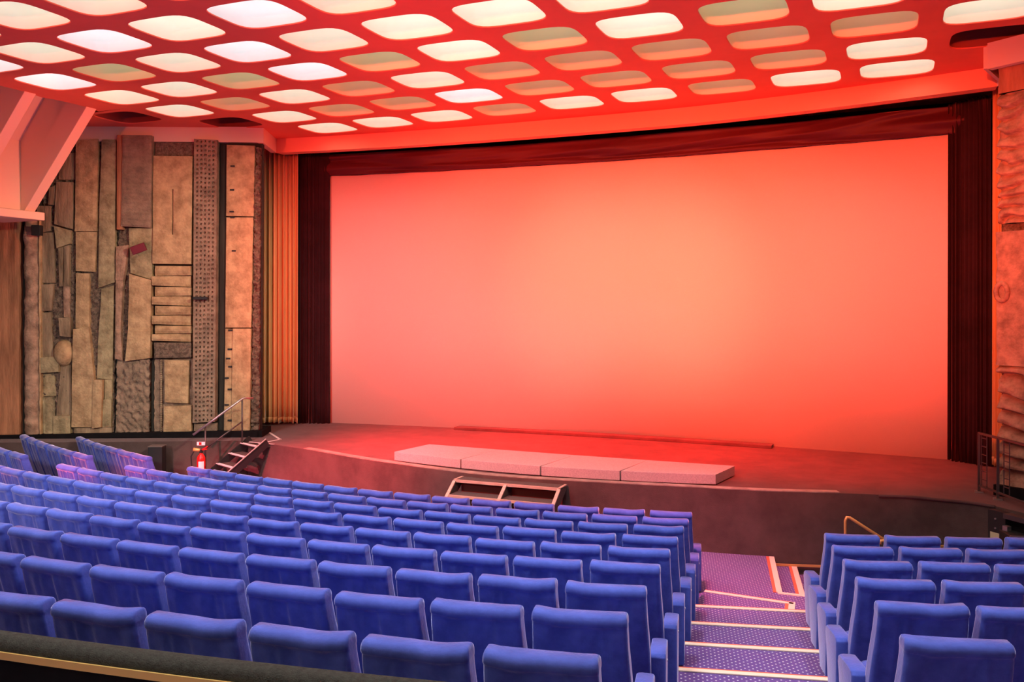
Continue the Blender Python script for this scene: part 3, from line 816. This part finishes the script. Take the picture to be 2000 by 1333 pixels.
def curtain(path, z0, z1, folds, amp, mt, name, label, cat='curtain', hem=False):
    P = [Vector((x,y,0)) for x,y in path]; L = sum((b-a).length for a, b in zip(P, P[1:]))
    def at(s):
        d = s*L
        for a, b in zip(P, P[1:]):
            l = (b-a).length
            if d <= l+1e-6: return a.lerp(b, min(1, d/l)), (b-a).normalized()
            d -= l
        return P[-1], (P[-1]-P[-2]).normalized()
    sd = random.uniform(0, 20); wv = [random.uniform(.7,1.3) for _ in range(folds+2)]
    root = empty(name, ((P[0].x+P[-1].x)/2, (P[0].y+P[-1].y)/2, z0)); tag(root, label, cat)
    def fn(s, t):
        sw = s + .012*math.sin(t*2.5+sd)*(1-t)*math.sin(s*PI)
        p, d = at(s); n = Vector((d.y,-d.x,0))
        k = s*folds; i = int(k); am = amp*(wv[i]*(1-(k-i))+wv[i+1]*(k-i))
        o = am*math.sin(2*PI*(k+.25*math.sin(sd+k*.9)+.12*(1-t)*math.sin(k*1.7))) + am*.25*math.sin(4*PI*k+sd)
        o *= .75+.35*(1-t)
        sl = amp*.4*math.cos(2*PI*k)
        z = z0+(z1-z0)*t + (.012*math.sin(k*5+sd) if t == 0 else 0)
        return p + n*o + d*sl + Vector((0,0,z))
    m = MB(); m.grid(fn, folds*16, 14); o = m.build('cloth', mt, smooth=True, solid=.008); keep_world(o, root)
    if hem:
        m = MB(); m.grid(lambda s, t: fn(s, t*.0) + Vector((0,-.006,.02+t*.10)), folds*16, 1)
        o = m.build('hem_band', mt, smooth=True, solid=.012); keep_world(o, root)
    return root
zt_ = EYE+3.30
pL = [at_z(509,826,.94), at_z(583,826,.94)]
curtain([(-12.75,15.95),(-12.02,16.32)], STAGE_Z+.06, EYE+3.45, 8, .075, TAN, 'stage_curtain', 'gold pleated curtain at the left edge of the screen opening', hem=True)
curtain([(-12.25,16.55),(-11.52,16.78)], STAGE_Z+.01, EYE+3.45, 9, .04, DRAPE, 'side_masking', 'tall black drape between the gold curtain and the screen, left side')
curtain([at_d(1853,900,15.2).xy[:],at_d(1890,900,14.9).xy[:],at_d(1934,900,14.55).xy[:]], STAGE_Z+.01, EYE+3.45, 10, .05, DRAPE, 'side_masking', 'tall black and dark red drape closing the right side of the screen')
curtain([at_d(1941,900,14.2).xy[:],at_d(1957,900,14.0).xy[:]], STAGE_Z+.10, EYE+3.45, 3, .035, TAN, 'stage_curtain', 'narrow gold curtain edge beside the right relief wall', hem=True)
m = MB(); m.box(2.15,2.6,14.9,17.9,STAGE_Z,7.2); structure(m.build('wall_wing', BLACK))

# ------------------------------------------------------------------ ceiling
LA, LB, LO = Vector((1.316,-.052,0)), Vector((-.14,-1.215,0)), Vector((-10.44,15.19,0))
def lat(i, j): return LO + LA*i + LB*j
def hole_r(a, hx=.515, hy=.465, n=4.3):
    c, s = abs(math.cos(a)), abs(math.sin(a))
    return ((c/hx)**n + (s/hy)**n)**(-1/n)
NS = 48
def is_coffer(i, j):
    if j < 0: return False
    if j == 0: return 0 <= i <= 8
    if j == 1: return -1 <= i <= 9
    if j == 2: return -2 <= i <= 9
    return -1 <= i <= 9
STATE = {}
for s_, lst in {'T': [(6,0),(3,0),(1,1),(2,1),(4,1),(5,1),(6,1),(7,1),(0,2),(2,2),(4,2),(5,2),(6,2),(7,2),(8,2)],
                'O': [(1,3),(3,3),(5,3),(7,3),(0,4)],
                'C': [(3,1),(2,3),(-1,4),(2,4),(1,5),(-1,5),(3,5)],
                'B': [(4,3),(6,3),(8,3),(4,4),(5,4),(6,4),(2,5)],
                'D': [(-1,1),(-2,2),(9,1)]}.items():
    for ij in lst: STATE[ij] = s_
TTYPE = {'T': ('tan', .10), 'O': ('olive tan', .22)}
LAMP = {}
for nm, c, st in (('C',(.98,.99,.98),2.3),('B',(1.0,.97,.90),2.6),('L',(1.0,.97,.86),2.1),('O',(1.0,.95,.74),1.15),('T',(1.0,.78,.55),1.05)):
    LAMP[nm] = mat('coffer_lamp_'+nm, (.8,.8,.8), .6, emit=c, emit_s=st)
DARKIN = mat('unlit_coffer', (.30,.06,.04), .8)  # liner colour darkened where the coffer lamp is off
m = MB(); TH_ = .05
IMIN, IMAX, JMIN, JMAX = -3, 10, -3, 15
nverts = {}
LIP = [(0,0),(.005,.002),(.009,.007),(.010,.018)]
for i in range(IMIN, IMAX+1):
    for j in range(JMIN, JMAX+1):
        if i <= -2 and j > 2: continue
        c = lat(i, j); base = [c+LA*a/2+LB*b/2 for a, b in ((-1,-1),(1,-1),(1,1),(-1,1))]
        if not is_coffer(i, j):
            m.poly([(p.x,p.y,CEIL_Z) for p in base]); continue
        ho, hb = [], []
        for k in range(NS):
            a = 2*PI*k/NS; dx, dy = math.cos(a), math.sin(a)
            # boundary of the cell in that direction
            best = 9
            det = (LA.x*LB.y-LA.y*LB.x)
            ca = (dx*LB.y-dy*LB.x)/det; cb = (LA.x*dy-LA.y*dx)/det
            t = .5/max(abs(ca), abs(cb)); hb.append((c.x+dx*t, c.y+dy*t))
        for p in base:
            k = round(math.atan2(p.y-c.y, p.x-c.x)/(2*PI)*NS) % NS; hb[k] = (p.x, p.y)
        b0 = len(m.v); m.v += [(x,y,CEIL_Z) for x,y in hb]
        prev = b0
        for (dr, dz) in LIP:
            b1 = len(m.v)
            for k in range(NS):
                a = 2*PI*k/NS; r = hole_r(a)+.010-dr; m.v.append((c.x+r*math.cos(a), c.y+r*math.sin(a), CEIL_Z+dz))
            for k in range(NS): l = (k+1) % NS; m.f.append((prev+k, prev+l, b1+l, b1+k))
            prev = b1
# left margin strip beside the ribs
for j in range(3, JMAX+1):
    a = lat(-1,j)-LA/2-LB/2; b = lat(-1,j)-LA/2+LB/2
    mid = (a+b)/2
    e = [(-13.42+.10*(1-((k/8)*2-1)**2), a.y+(b.y-a.y)*k/8) for k in range(9)]
    m.poly([(a.x,a.y,CEIL_Z)] + [(x,y,CEIL_Z) for x,y in e] + [(b.x,b.y,CEIL_Z)])
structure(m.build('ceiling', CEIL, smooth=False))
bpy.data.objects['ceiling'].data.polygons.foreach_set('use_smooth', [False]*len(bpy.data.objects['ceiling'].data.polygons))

def coffer_meshes(st):
    mw, mt_ = MB(), MB()
    Hc = .46; rings = [(0,.012),(.006,.14),(.012,.26),(.02,.38),(.05,.44),(.10,Hc)]
    prev = None
    for dr, dz in rings:
        b = len(mw.v)
        for k in range(NS):
            a = 2*PI*k/NS; r = hole_r(a)+.004+(dr if dz < .43 else -dr+.05); mw.v.append((r*math.cos(a), r*math.sin(a), dz))
        if prev is not None:
            for k in range(NS): l = (k+1) % NS; mw.f.append((prev+k, prev+l, b+l, b+k))
        prev = b
    b = len(mt_.v)
    for k in range(NS):
        a = 2*PI*k/NS; r = hole_r(a)-.01; mt_.v.append((r*math.cos(a), r*math.sin(a), Hc-.004))
    mt_.f.append(tuple(range(NS-1,-1,-1)))
    return mw, mt_
CM = {}
LIN = {'C': mat('coffer_liner_cool', (.82,.82,.80), .6), 'B': LINER, 'L': LINER,  # lit, dim and unlit tints of one liner; lamp light put into colour
       'O': mat('coffer_liner_dim_olive', (.72,.66,.42), .6), 'T': mat('coffer_liner_dim_tan', (.78,.58,.38), .6), 'D': DARKIN}
DESC = {'C': 'bright cool white', 'B': 'bright warm white', 'L': 'glowing cream', 'O': 'dim olive', 'T': 'dim tan', 'D': 'unlit dark'}
for j in range(0, JMAX):
    row = [i for i in range(-2, 10) if is_coffer(i, j)]
    for i in row:
        c = lat(i, j)
        p = to_px(Vector((c.x, c.y, CEIL_Z)))
        vis = p[2] > 1 and -150 < p[0] < 2150 and p[1] > -90
        if not vis and (i % 2 or j % 2 or j < 0): 
            st = 'L' if not vis else STATE.get((i,j),'L')
        st = STATE.get((i,j), 'L' if vis else 'B')
        if st not in CM:
            r = empty('ceiling_coffer'); a_, b_ = coffer_meshes(st)
            wa = a_.build('coffer_wall', LIN[st], r, smooth=True)
            lb = b_.build('lamp_panel', LAMP.get(st, DARKIN), r)
            CM[st] = (r, [wa, lb]); root = r
        else:
            root, _ = copy_tree(*CM[st])
        root.location = (c.x, c.y, CEIL_Z)
        rown = 'row nearest the screen' if j == 0 else ORD[j]+' row from the screen'
        li = row.index(i)
        pos = 'leftmost' if li == 0 else ('rightmost' if i == row[-1] else ORD[li]+' from the left')
        tag(root, '%s ceiling coffer, %s, %s' % (DESC[st], rown, pos), 'ceiling light', 'rounded square ceiling coffers')

# fascia, soffit over murals
FA = [(-12.1,15.7),(-10.4,15.93),(-8.6,16.07),(-6.8,16.13),(-5.0,16.13),(-3.3,16.08),(-1.6,15.85),(0,15.52),(1.47,15.16)]
FA = smooth_line(FA, 3); FB = CEIL_Z-.30
m = MB()
for a, b in zip(FA, FA[1:]):
    m.quad((a[0],a[1],FB),(b[0],b[1],FB),(b[0],b[1],CEIL_Z+.01),(a[0],a[1],CEIL_Z+.01))
    m.quad((a[0],a[1],FB),(a[0],a[1]+.25,FB),(b[0],b[1]+.25,FB),(b[0],b[1],FB))
    m.quad((a[0],a[1]+.25,FB),(a[0],a[1]+.25,CEIL_Z),(b[0],b[1]+.25,CEIL_Z),(b[0],b[1]+.25,FB))
structure(m.build('trim_2', FASC, smooth=False))
m = MB()
c0 = MU.pt(-.02,0,.10); c1 = MU.pt(6.2,0,.10)
def wallq(a, b, z0, z1, t=.12):
    a, b = Vector((a[0],a[1],0)), Vector((b[0],b[1],0)); d = (b-a).normalized(); n = Vector((-d.y,d.x,0))
    if n.dot(-a) > 0: n = -n
    q = [a, b, b+n*t, a+n*t]; m.hexa([(p.x,p.y,z0) for p in q],[(p.x,p.y,z1) for p in q])
wallq(c1, c0, 6.82, CEIL_Z+.015); wallq(c0, (FA[0][0],FA[0][1]), FB, CEIL_Z+.05)
structure(m.build('trim_3', SALMON))
m = MB(); k0 = MR.pt(-.05,0,.28); k1 = MR.pt(3.2,0,.28)
wallq(FA[-1], (1.55,15.0), FB-.0, CEIL_Z+.02); wallq((1.55,15.0), k0, FB, CEIL_Z+.02, .05); wallq(k0, k1, H_(140)-.02, CEIL_Z+.05)
structure(m.build('trim_4', SALMON))
# access plate on the fascia, right end
p = at_d(1853,160,13.9)
# ------------------------------------------------------------------ sloped ribs at the upper left
RX0, RX1, RZ1, RXW = -13.3, -14.87, EYE+1.79, -14.97
YR = [11.85-1.25*i for i in range(6)]
for i, y in enumerate(YR):
    m = MB(); pr = [(RX0,CEIL_Z-.01),(RX1,RZ1),(RXW,RZ1),(RXW,CEIL_Z+.75),(RX0+.05,CEIL_Z+.75)]
    m.hexa([(x,y,z) for x,z in pr],[(x,y+.22,z) for x,z in pr])
    structure(m.build('trim_%d' % (5+i), SALMON, bevel=.008))
m = MB()                                                   # ledge under the ribs
m.box(RXW-.9, RX1+.10, 3, YR[0]+.36, RZ1-.15, RZ1)
structure(m.build('trim_11', SALMON, bevel=.015))
m = MB(); m.box(RXW-.12, RXW, 3, YR[0]+.22, RZ1, EYE+3.10)  # rear face and its sloped top
m.hexa([(RXW,3,EYE+3.10),(RXW-.12,3,EYE+3.10),(RX0-.9,3,CEIL_Z+.62),(RX0-.8,3,CEIL_Z+.55)],[(RXW,YR[0]+.22,EYE+3.10),(RXW-.12,YR[0]+.22,EYE+3.10),(RX0-.9,YR[0]+.22,CEIL_Z+.62),(RX0-.8,YR[0]+.22,CEIL_Z+.55)])
m.box(RX0-.95, RX0+.3, 3, YR[0]+.9, CEIL_Z+.55, CEIL_Z+.62)
structure(m.build('wall_left', SALMON))
# ------------------------------------------------------------------ room shell out of sight
m = MB(); m.box(-17.8,-17.5,-6,18.2,-.3,8.4); structure(m.build('wall_side', mat('side_wall',(.25,.16,.12),.9)))
m = MB(); m.box(4.5,4.7,-6,18.2,-.3,8.4); structure(m.build('wall_right', mat('side_wall_2',(.35,.2,.15),.9)))
m = MB(); m.box(-17.6,4.7,-5.2,-5,-.3,8.4); structure(m.build('wall_rear', mat('rear_wall',(.35,.25,.2),.9)))
m = MB(); m.box(-17.6,4.7,-5.2,18.2,8.3,8.4); structure(m.build('ceiling_void', BLACK))

# ------------------------------------------------------------------ parapet in front of the viewer
PR, PA0, PA1, PZ = 26.0, -.42, .185, EYE-1.36
root = empty('parapet', arc(PR, -.05, 0)); tag(root, 'dark fabric topped curved parapet with brass strip behind the last row', 'parapet')
prof = [(0,-1.05),(0,-.05),(.012,-.015),(.035,0),(.075,0),(.10,-.008),(.115,-.025),(.12,-.05)]
m = MB(); n = 70
m.grid(lambda s, t: arc(PR+prof[round(t*(len(prof)-1))][0], PA0+(PA1-PA0)*s, PZ+prof[round(t*(len(prof)-1))][1]), n, len(prof)-1)
keep_world(m.build('padded_top', PAD, smooth=True), root)
m = MB()
def bx(r0, r1, z0, z1):
    for i in range(n):
        b_, c_ = PA0+(PA1-PA0)*i/n, PA0+(PA1-PA0)*(i+1)/n
        m.hexa([arc(r0,b_,z0),arc(r0,c_,z0),arc(r1,c_,z0),arc(r1,b_,z0)],[arc(r0,b_,z1),arc(r0,c_,z1),arc(r1,c_,z1),arc(r1,b_,z1)])
bx(PR+.09, PR+.128, PZ-.078, PZ-.048); keep_world(m.build('brass_strip', BRASS), root)
m = MB(); bx(PR+.09, PR+.12, PZ-1.05, PZ-.078); keep_world(m.build('front_panel', BLACK), root)

# ------------------------------------------------------------------ right stage rail
root = empty('stage_railing', at_z(1912,962,STAGE_Z)); tag(root, 'dark metal ladder pattern railing on the right end of the stage', 'railing')
A_ = at_z(1912,962,STAGE_Z); B_ = at_z(1949,976,STAGE_Z); dd = (B_-A_); L_ = dd.length; dd.normalize()
hR = .83
def rp(u, z): p = A_+dd*u; return (p.x,p.y,STAGE_Z+z)
L3 = L_*3.1
for u in (0, L_, L_*2.6):
    m = MB(); m.bar(rp(u,0),rp(u,hR),.035,.035); keep_world(m.build('post', STEEL), root)
    m = MB(); p = rp(u,0); m.box(p[0]-.055,p[0]+.055,p[1]-.055,p[1]+.055,STAGE_Z,STAGE_Z+.015); keep_world(m.build('base_plate', STEELB), root)
m = MB(); m.bar(rp(-.01,hR),rp(L3,hR-.0),.03,.03); keep_world(m.build('top_rail', STEEL), root)
m = MB(); m.bar(rp(0,.10),rp(L3,.08),.025,.025); keep_world(m.build('bottom_rail', STEEL), root)
for u0 in (.07,.07+L_*1.15):
    m = MB()
    for u in (u0, u0+.13): m.bar(rp(u,.1),rp(u,hR),.012,.012)
    for k in range(6): m.bar(rp(u0,.2+k*.115),rp(u0+.13,.2+k*.115),.012,.012)
    keep_world(m.build('ladder_infill', STEEL), root)

# equipment cabinet at the far right
root = empty('equipment_cabinet', (1.28,13.12,0)); root.rotation_euler = (0,0,-.815)
tag(root, 'black equipment cabinet with pale notice at the right end of the stage', 'cabinet')
m = MB(); m.box(-.06,.20,-.10,0,-.24,EYE-2.62); m.build('side_panel', RUBBER, root)
m = MB(); m.box(.20,1.6,-.03,0,-.24,EYE-2.66); m.build('inner_back', BLACK, root)
m = MB(); m.box(.20,1.6,-.14,0,EYE-2.68,EYE-2.62); m.build('top_frame', STEEL, root)
m = MB(); m.box(-.02,.16,-.108,-.10,EYE-3.07,EYE-2.90); m.build('notice', mat('yellowed_notice',(.62,.6,.35),.7), root)
for z in (-2.72,-2.84):
    m = MB(); m.tube([(.06,-.115,EYE+z),(.06,-.10,EYE+z)],.012,8); m.build('screw', STEELB, root)
for z in (-2.80,-2.90):
    m = MB(); m.box(.20,.27,-.15,-.08,EYE+z-.03,EYE+z+.03); m.build('hinge', STEELB, root)
c2 = at_d(1979,1040,11.1); root = empty('bass_speaker', (c2.x,c2.y,0)); root.rotation_euler = (0,0,TH-.12)
tag(root, 'black speaker box standing in front of the equipment cabinet', 'speaker')
m = MB(); m.box(-.05,.60,-.02,.30,-.24,EYE-2.83); m.build('housing', RUBBER, root, bevel=.01)
m = MB(); m.box(.04,.56,-.03,-.02,-.1,EYE-2.92); m.build('grille', BLACK, root)
m = MB(); m.box(-.055,-.02,-.03,-.02,-.2,EYE-2.84); m.box(-.05,.60,-.03,-.02,EYE-2.86,EYE-2.83); m.build('metal_trim', STEELB, root)

# gold handrail by the right exit steps
root = empty('brass_handrail', at_d(1651,1060,11.8)); tag(root, 'gold painted handrail sloping down behind the right block of seats', 'handrail')
m = MB(); m.tube([at_d(1651,1100,11.8),at_d(1651,1018,11.8),at_d(1654,1011,11.8),at_d(1660,1012,11.8),at_d(1738,1062,11.5)], .020); keep_world(m.build('sloping_rail', GOLDRAIL, smooth=True), root)
m = MB(); m.tube([at_d(1718,1063,11.5),at_d(1721,1057,11.5),at_d(1728,1057,11.5),at_d(1742,1066,11.4),at_d(1860,1069,11.3)], .022); keep_world(m.build('lower_rail', GOLDRAIL, smooth=True), root)
# timber strip at the foot of the stage front
m = MB(); a = (-1.5,13.02); b = (-.4,13.32); m.bar((a[0],a[1]-.02,-.10),(b[0],b[1]-.02,-.10),.02,.03)
tag(m.build('skirting_strip', GOLDRAIL), 'thin worn timber strip along the foot of the stage front', 'skirting')

# ------------------------------------------------------------------ lights
def spot(name, loc, aim, col, power, ang, blend=1.0, size=.25):
    l = bpy.data.lights.new(name, 'SPOT'); l.color = col; l.energy = power; l.spot_size = math.radians(ang); l.spot_blend = blend; l.shadow_soft_size = size
    o = bpy.data.objects.new(name, l); COL.objects.link(o); o.location = loc
    o.rotation_euler = (Vector(aim)-Vector(loc)).to_track_quat('-Z','Y').to_euler(); return o
def area(name, loc, aim, col, power, sx, sy):
    l = bpy.data.lights.new(name, 'AREA'); l.shape = 'RECTANGLE'; l.size = sx; l.size_y = sy; l.color = col; l.energy = power
    o = bpy.data.objects.new(name, l); COL.objects.link(o); o.location = loc
    o.rotation_euler = (Vector(aim)-Vector(loc)).to_track_quat('-Z','Y').to_euler(); return o
RC = (1,.06,.02)
spot('stage_flood_red', (-1.0,-3.5,5.6), (-9.0,17,4.0), (1,.05,.03), 16000, 25, .6, .15)
spot('stage_flood_red', (-5.5,-3.5,5.4), (-5.2,17,4.5), RC, 15000, 30, .8, .2)
spot('stage_flood_red', (-2.0,-3.5,5.4), (-1.2,17,4.0), RC, 15000, 27, .8, .2)
spot('stage_flood_amber', (-5,1.5,6.6), (-4.9,17,3.9), (1,.55,.30), 2400, 23, 1, .2)
spot('stage_flood_amber_right', (-1,0,6.6), (-1.6,17,3.3), (1,.35,.18), 900, 24, 1, .2)
spot('ceiling_fill_red', (-1.0,-3.5,5.0), (-2.2,14.0,7.1), (1,.09,.03), 11000, 42, .9, .2)  # unseen spots added to redden the ceiling
spot('ceiling_fill_red', (-7.0,-3.5,5.0), (-8.5,13.0,7.1), (1,.09,.05), 5000, 46, .9, .2)
for x in (-8.0,-5.0,-2.0):
    spot('stage_fill_red', (x,13.2,7.0), (x+.3,16.2,.9), (1,.012,.012), (9000,9500,4500)[int((x+8)/3)], 60, 1, .15)  # unseen lamps added to redden the deck before the screen
spot('platform_fill_red', (-5.2,5,6.9), (-5.2,13.9,.9), (1,.06,.065), 3800, 44, 1, .15)  # unseen wash added for more red on the platform
spot('stage_fill_pink', (-9.3,9.5,6.9), (-8.8,13.3,.7), (1,.04,.06), 12000, 40, 1, .15)  # unseen spot added to tint the left stage face
spot('house_spot_pink', (-9.5,2,6.8), (-10.9,11.0,.9), (1,.10,.17), 15000, 19, 1, .15)
spot('aisle_spot_pink', (-2.5,9.0,6.9), (-2.2,11.5,0), (1,.12,.22), 3200, 40, 1, .2)
spot('mural_fill_warm', (-2.0,8.5,6.2), (-13.4,13.8,3.3), (1,.85,.65), 3200, 38, 1, .25)  # added fill for the left mural, no fitting there
spot('rib_fill', (-3.5,12.3,3.4), (-14.4,10.9,6.0), (1,.20,.12), 3200, 26, .6, .12)  # invented lamp that lights the rib undersides
spot('side_fill_orange', (-9,2,6), (1.9,13.8,4.3), (1,.22,.09), 3200, 19, .9, .2)  # unseen spot added to warm the right mural
spot('seat_back_fill', (-8,-2.0,6.0), (-10.5,8.8,1.2), (1,.88,.84), 3400, 54, 1, .4)  # warm fill added from behind to lift the left seat backs
spot('brass_fill', (-4,-3,5.2), (-1.4,2.4,2.1), (1,.85,.6), 260, 46, 1, .3)  # unseen lamp added to brighten the brass strip
for x, y in ((-11,8.5),(-7,9),(-3,8),(1,6),(-7,5.5),(-3,4)):
    spot('seat_top_fill', (x,y,6.95), (x,y+.4,0), (.76,.86,1), 700, 110, 1, .3)  # unseen overhead fills added to brighten the seat tops

w = bpy.data.worlds.new('world'); w.use_nodes = True; w.node_tree.nodes['Background'].inputs[0].default_value = (.02,.015,.015,1)
w.node_tree.nodes['Background'].inputs[1].default_value = 1; SC.world = w

# ------------------------------------------------------------------ camera
cd = bpy.data.cameras.new('camera'); cam = bpy.data.objects.new('camera', cd); COL.objects.link(cam)
cam.location = (0,0,EYE); cam.rotation_euler = (PI/2, 0, TH)
cd.sensor_width = 36; cd.lens = F/2000*36; cd.shift_y = -(1333/2-HOR)/2000; cd.clip_start = .05; cd.clip_end = 100
SC.camera = cam
SC.view_settings.view_transform = 'Standard'; SC.view_settings.look = 'None'; SC.view_settings.exposure = 0.0; SC.view_settings.gamma = 1
SC.view_settings.use_curve_mapping = False
SC.cycles.max_bounces = 6; SC.cycles.diffuse_bounces = 4; SC.cycles.sample_clamp_indirect = 6
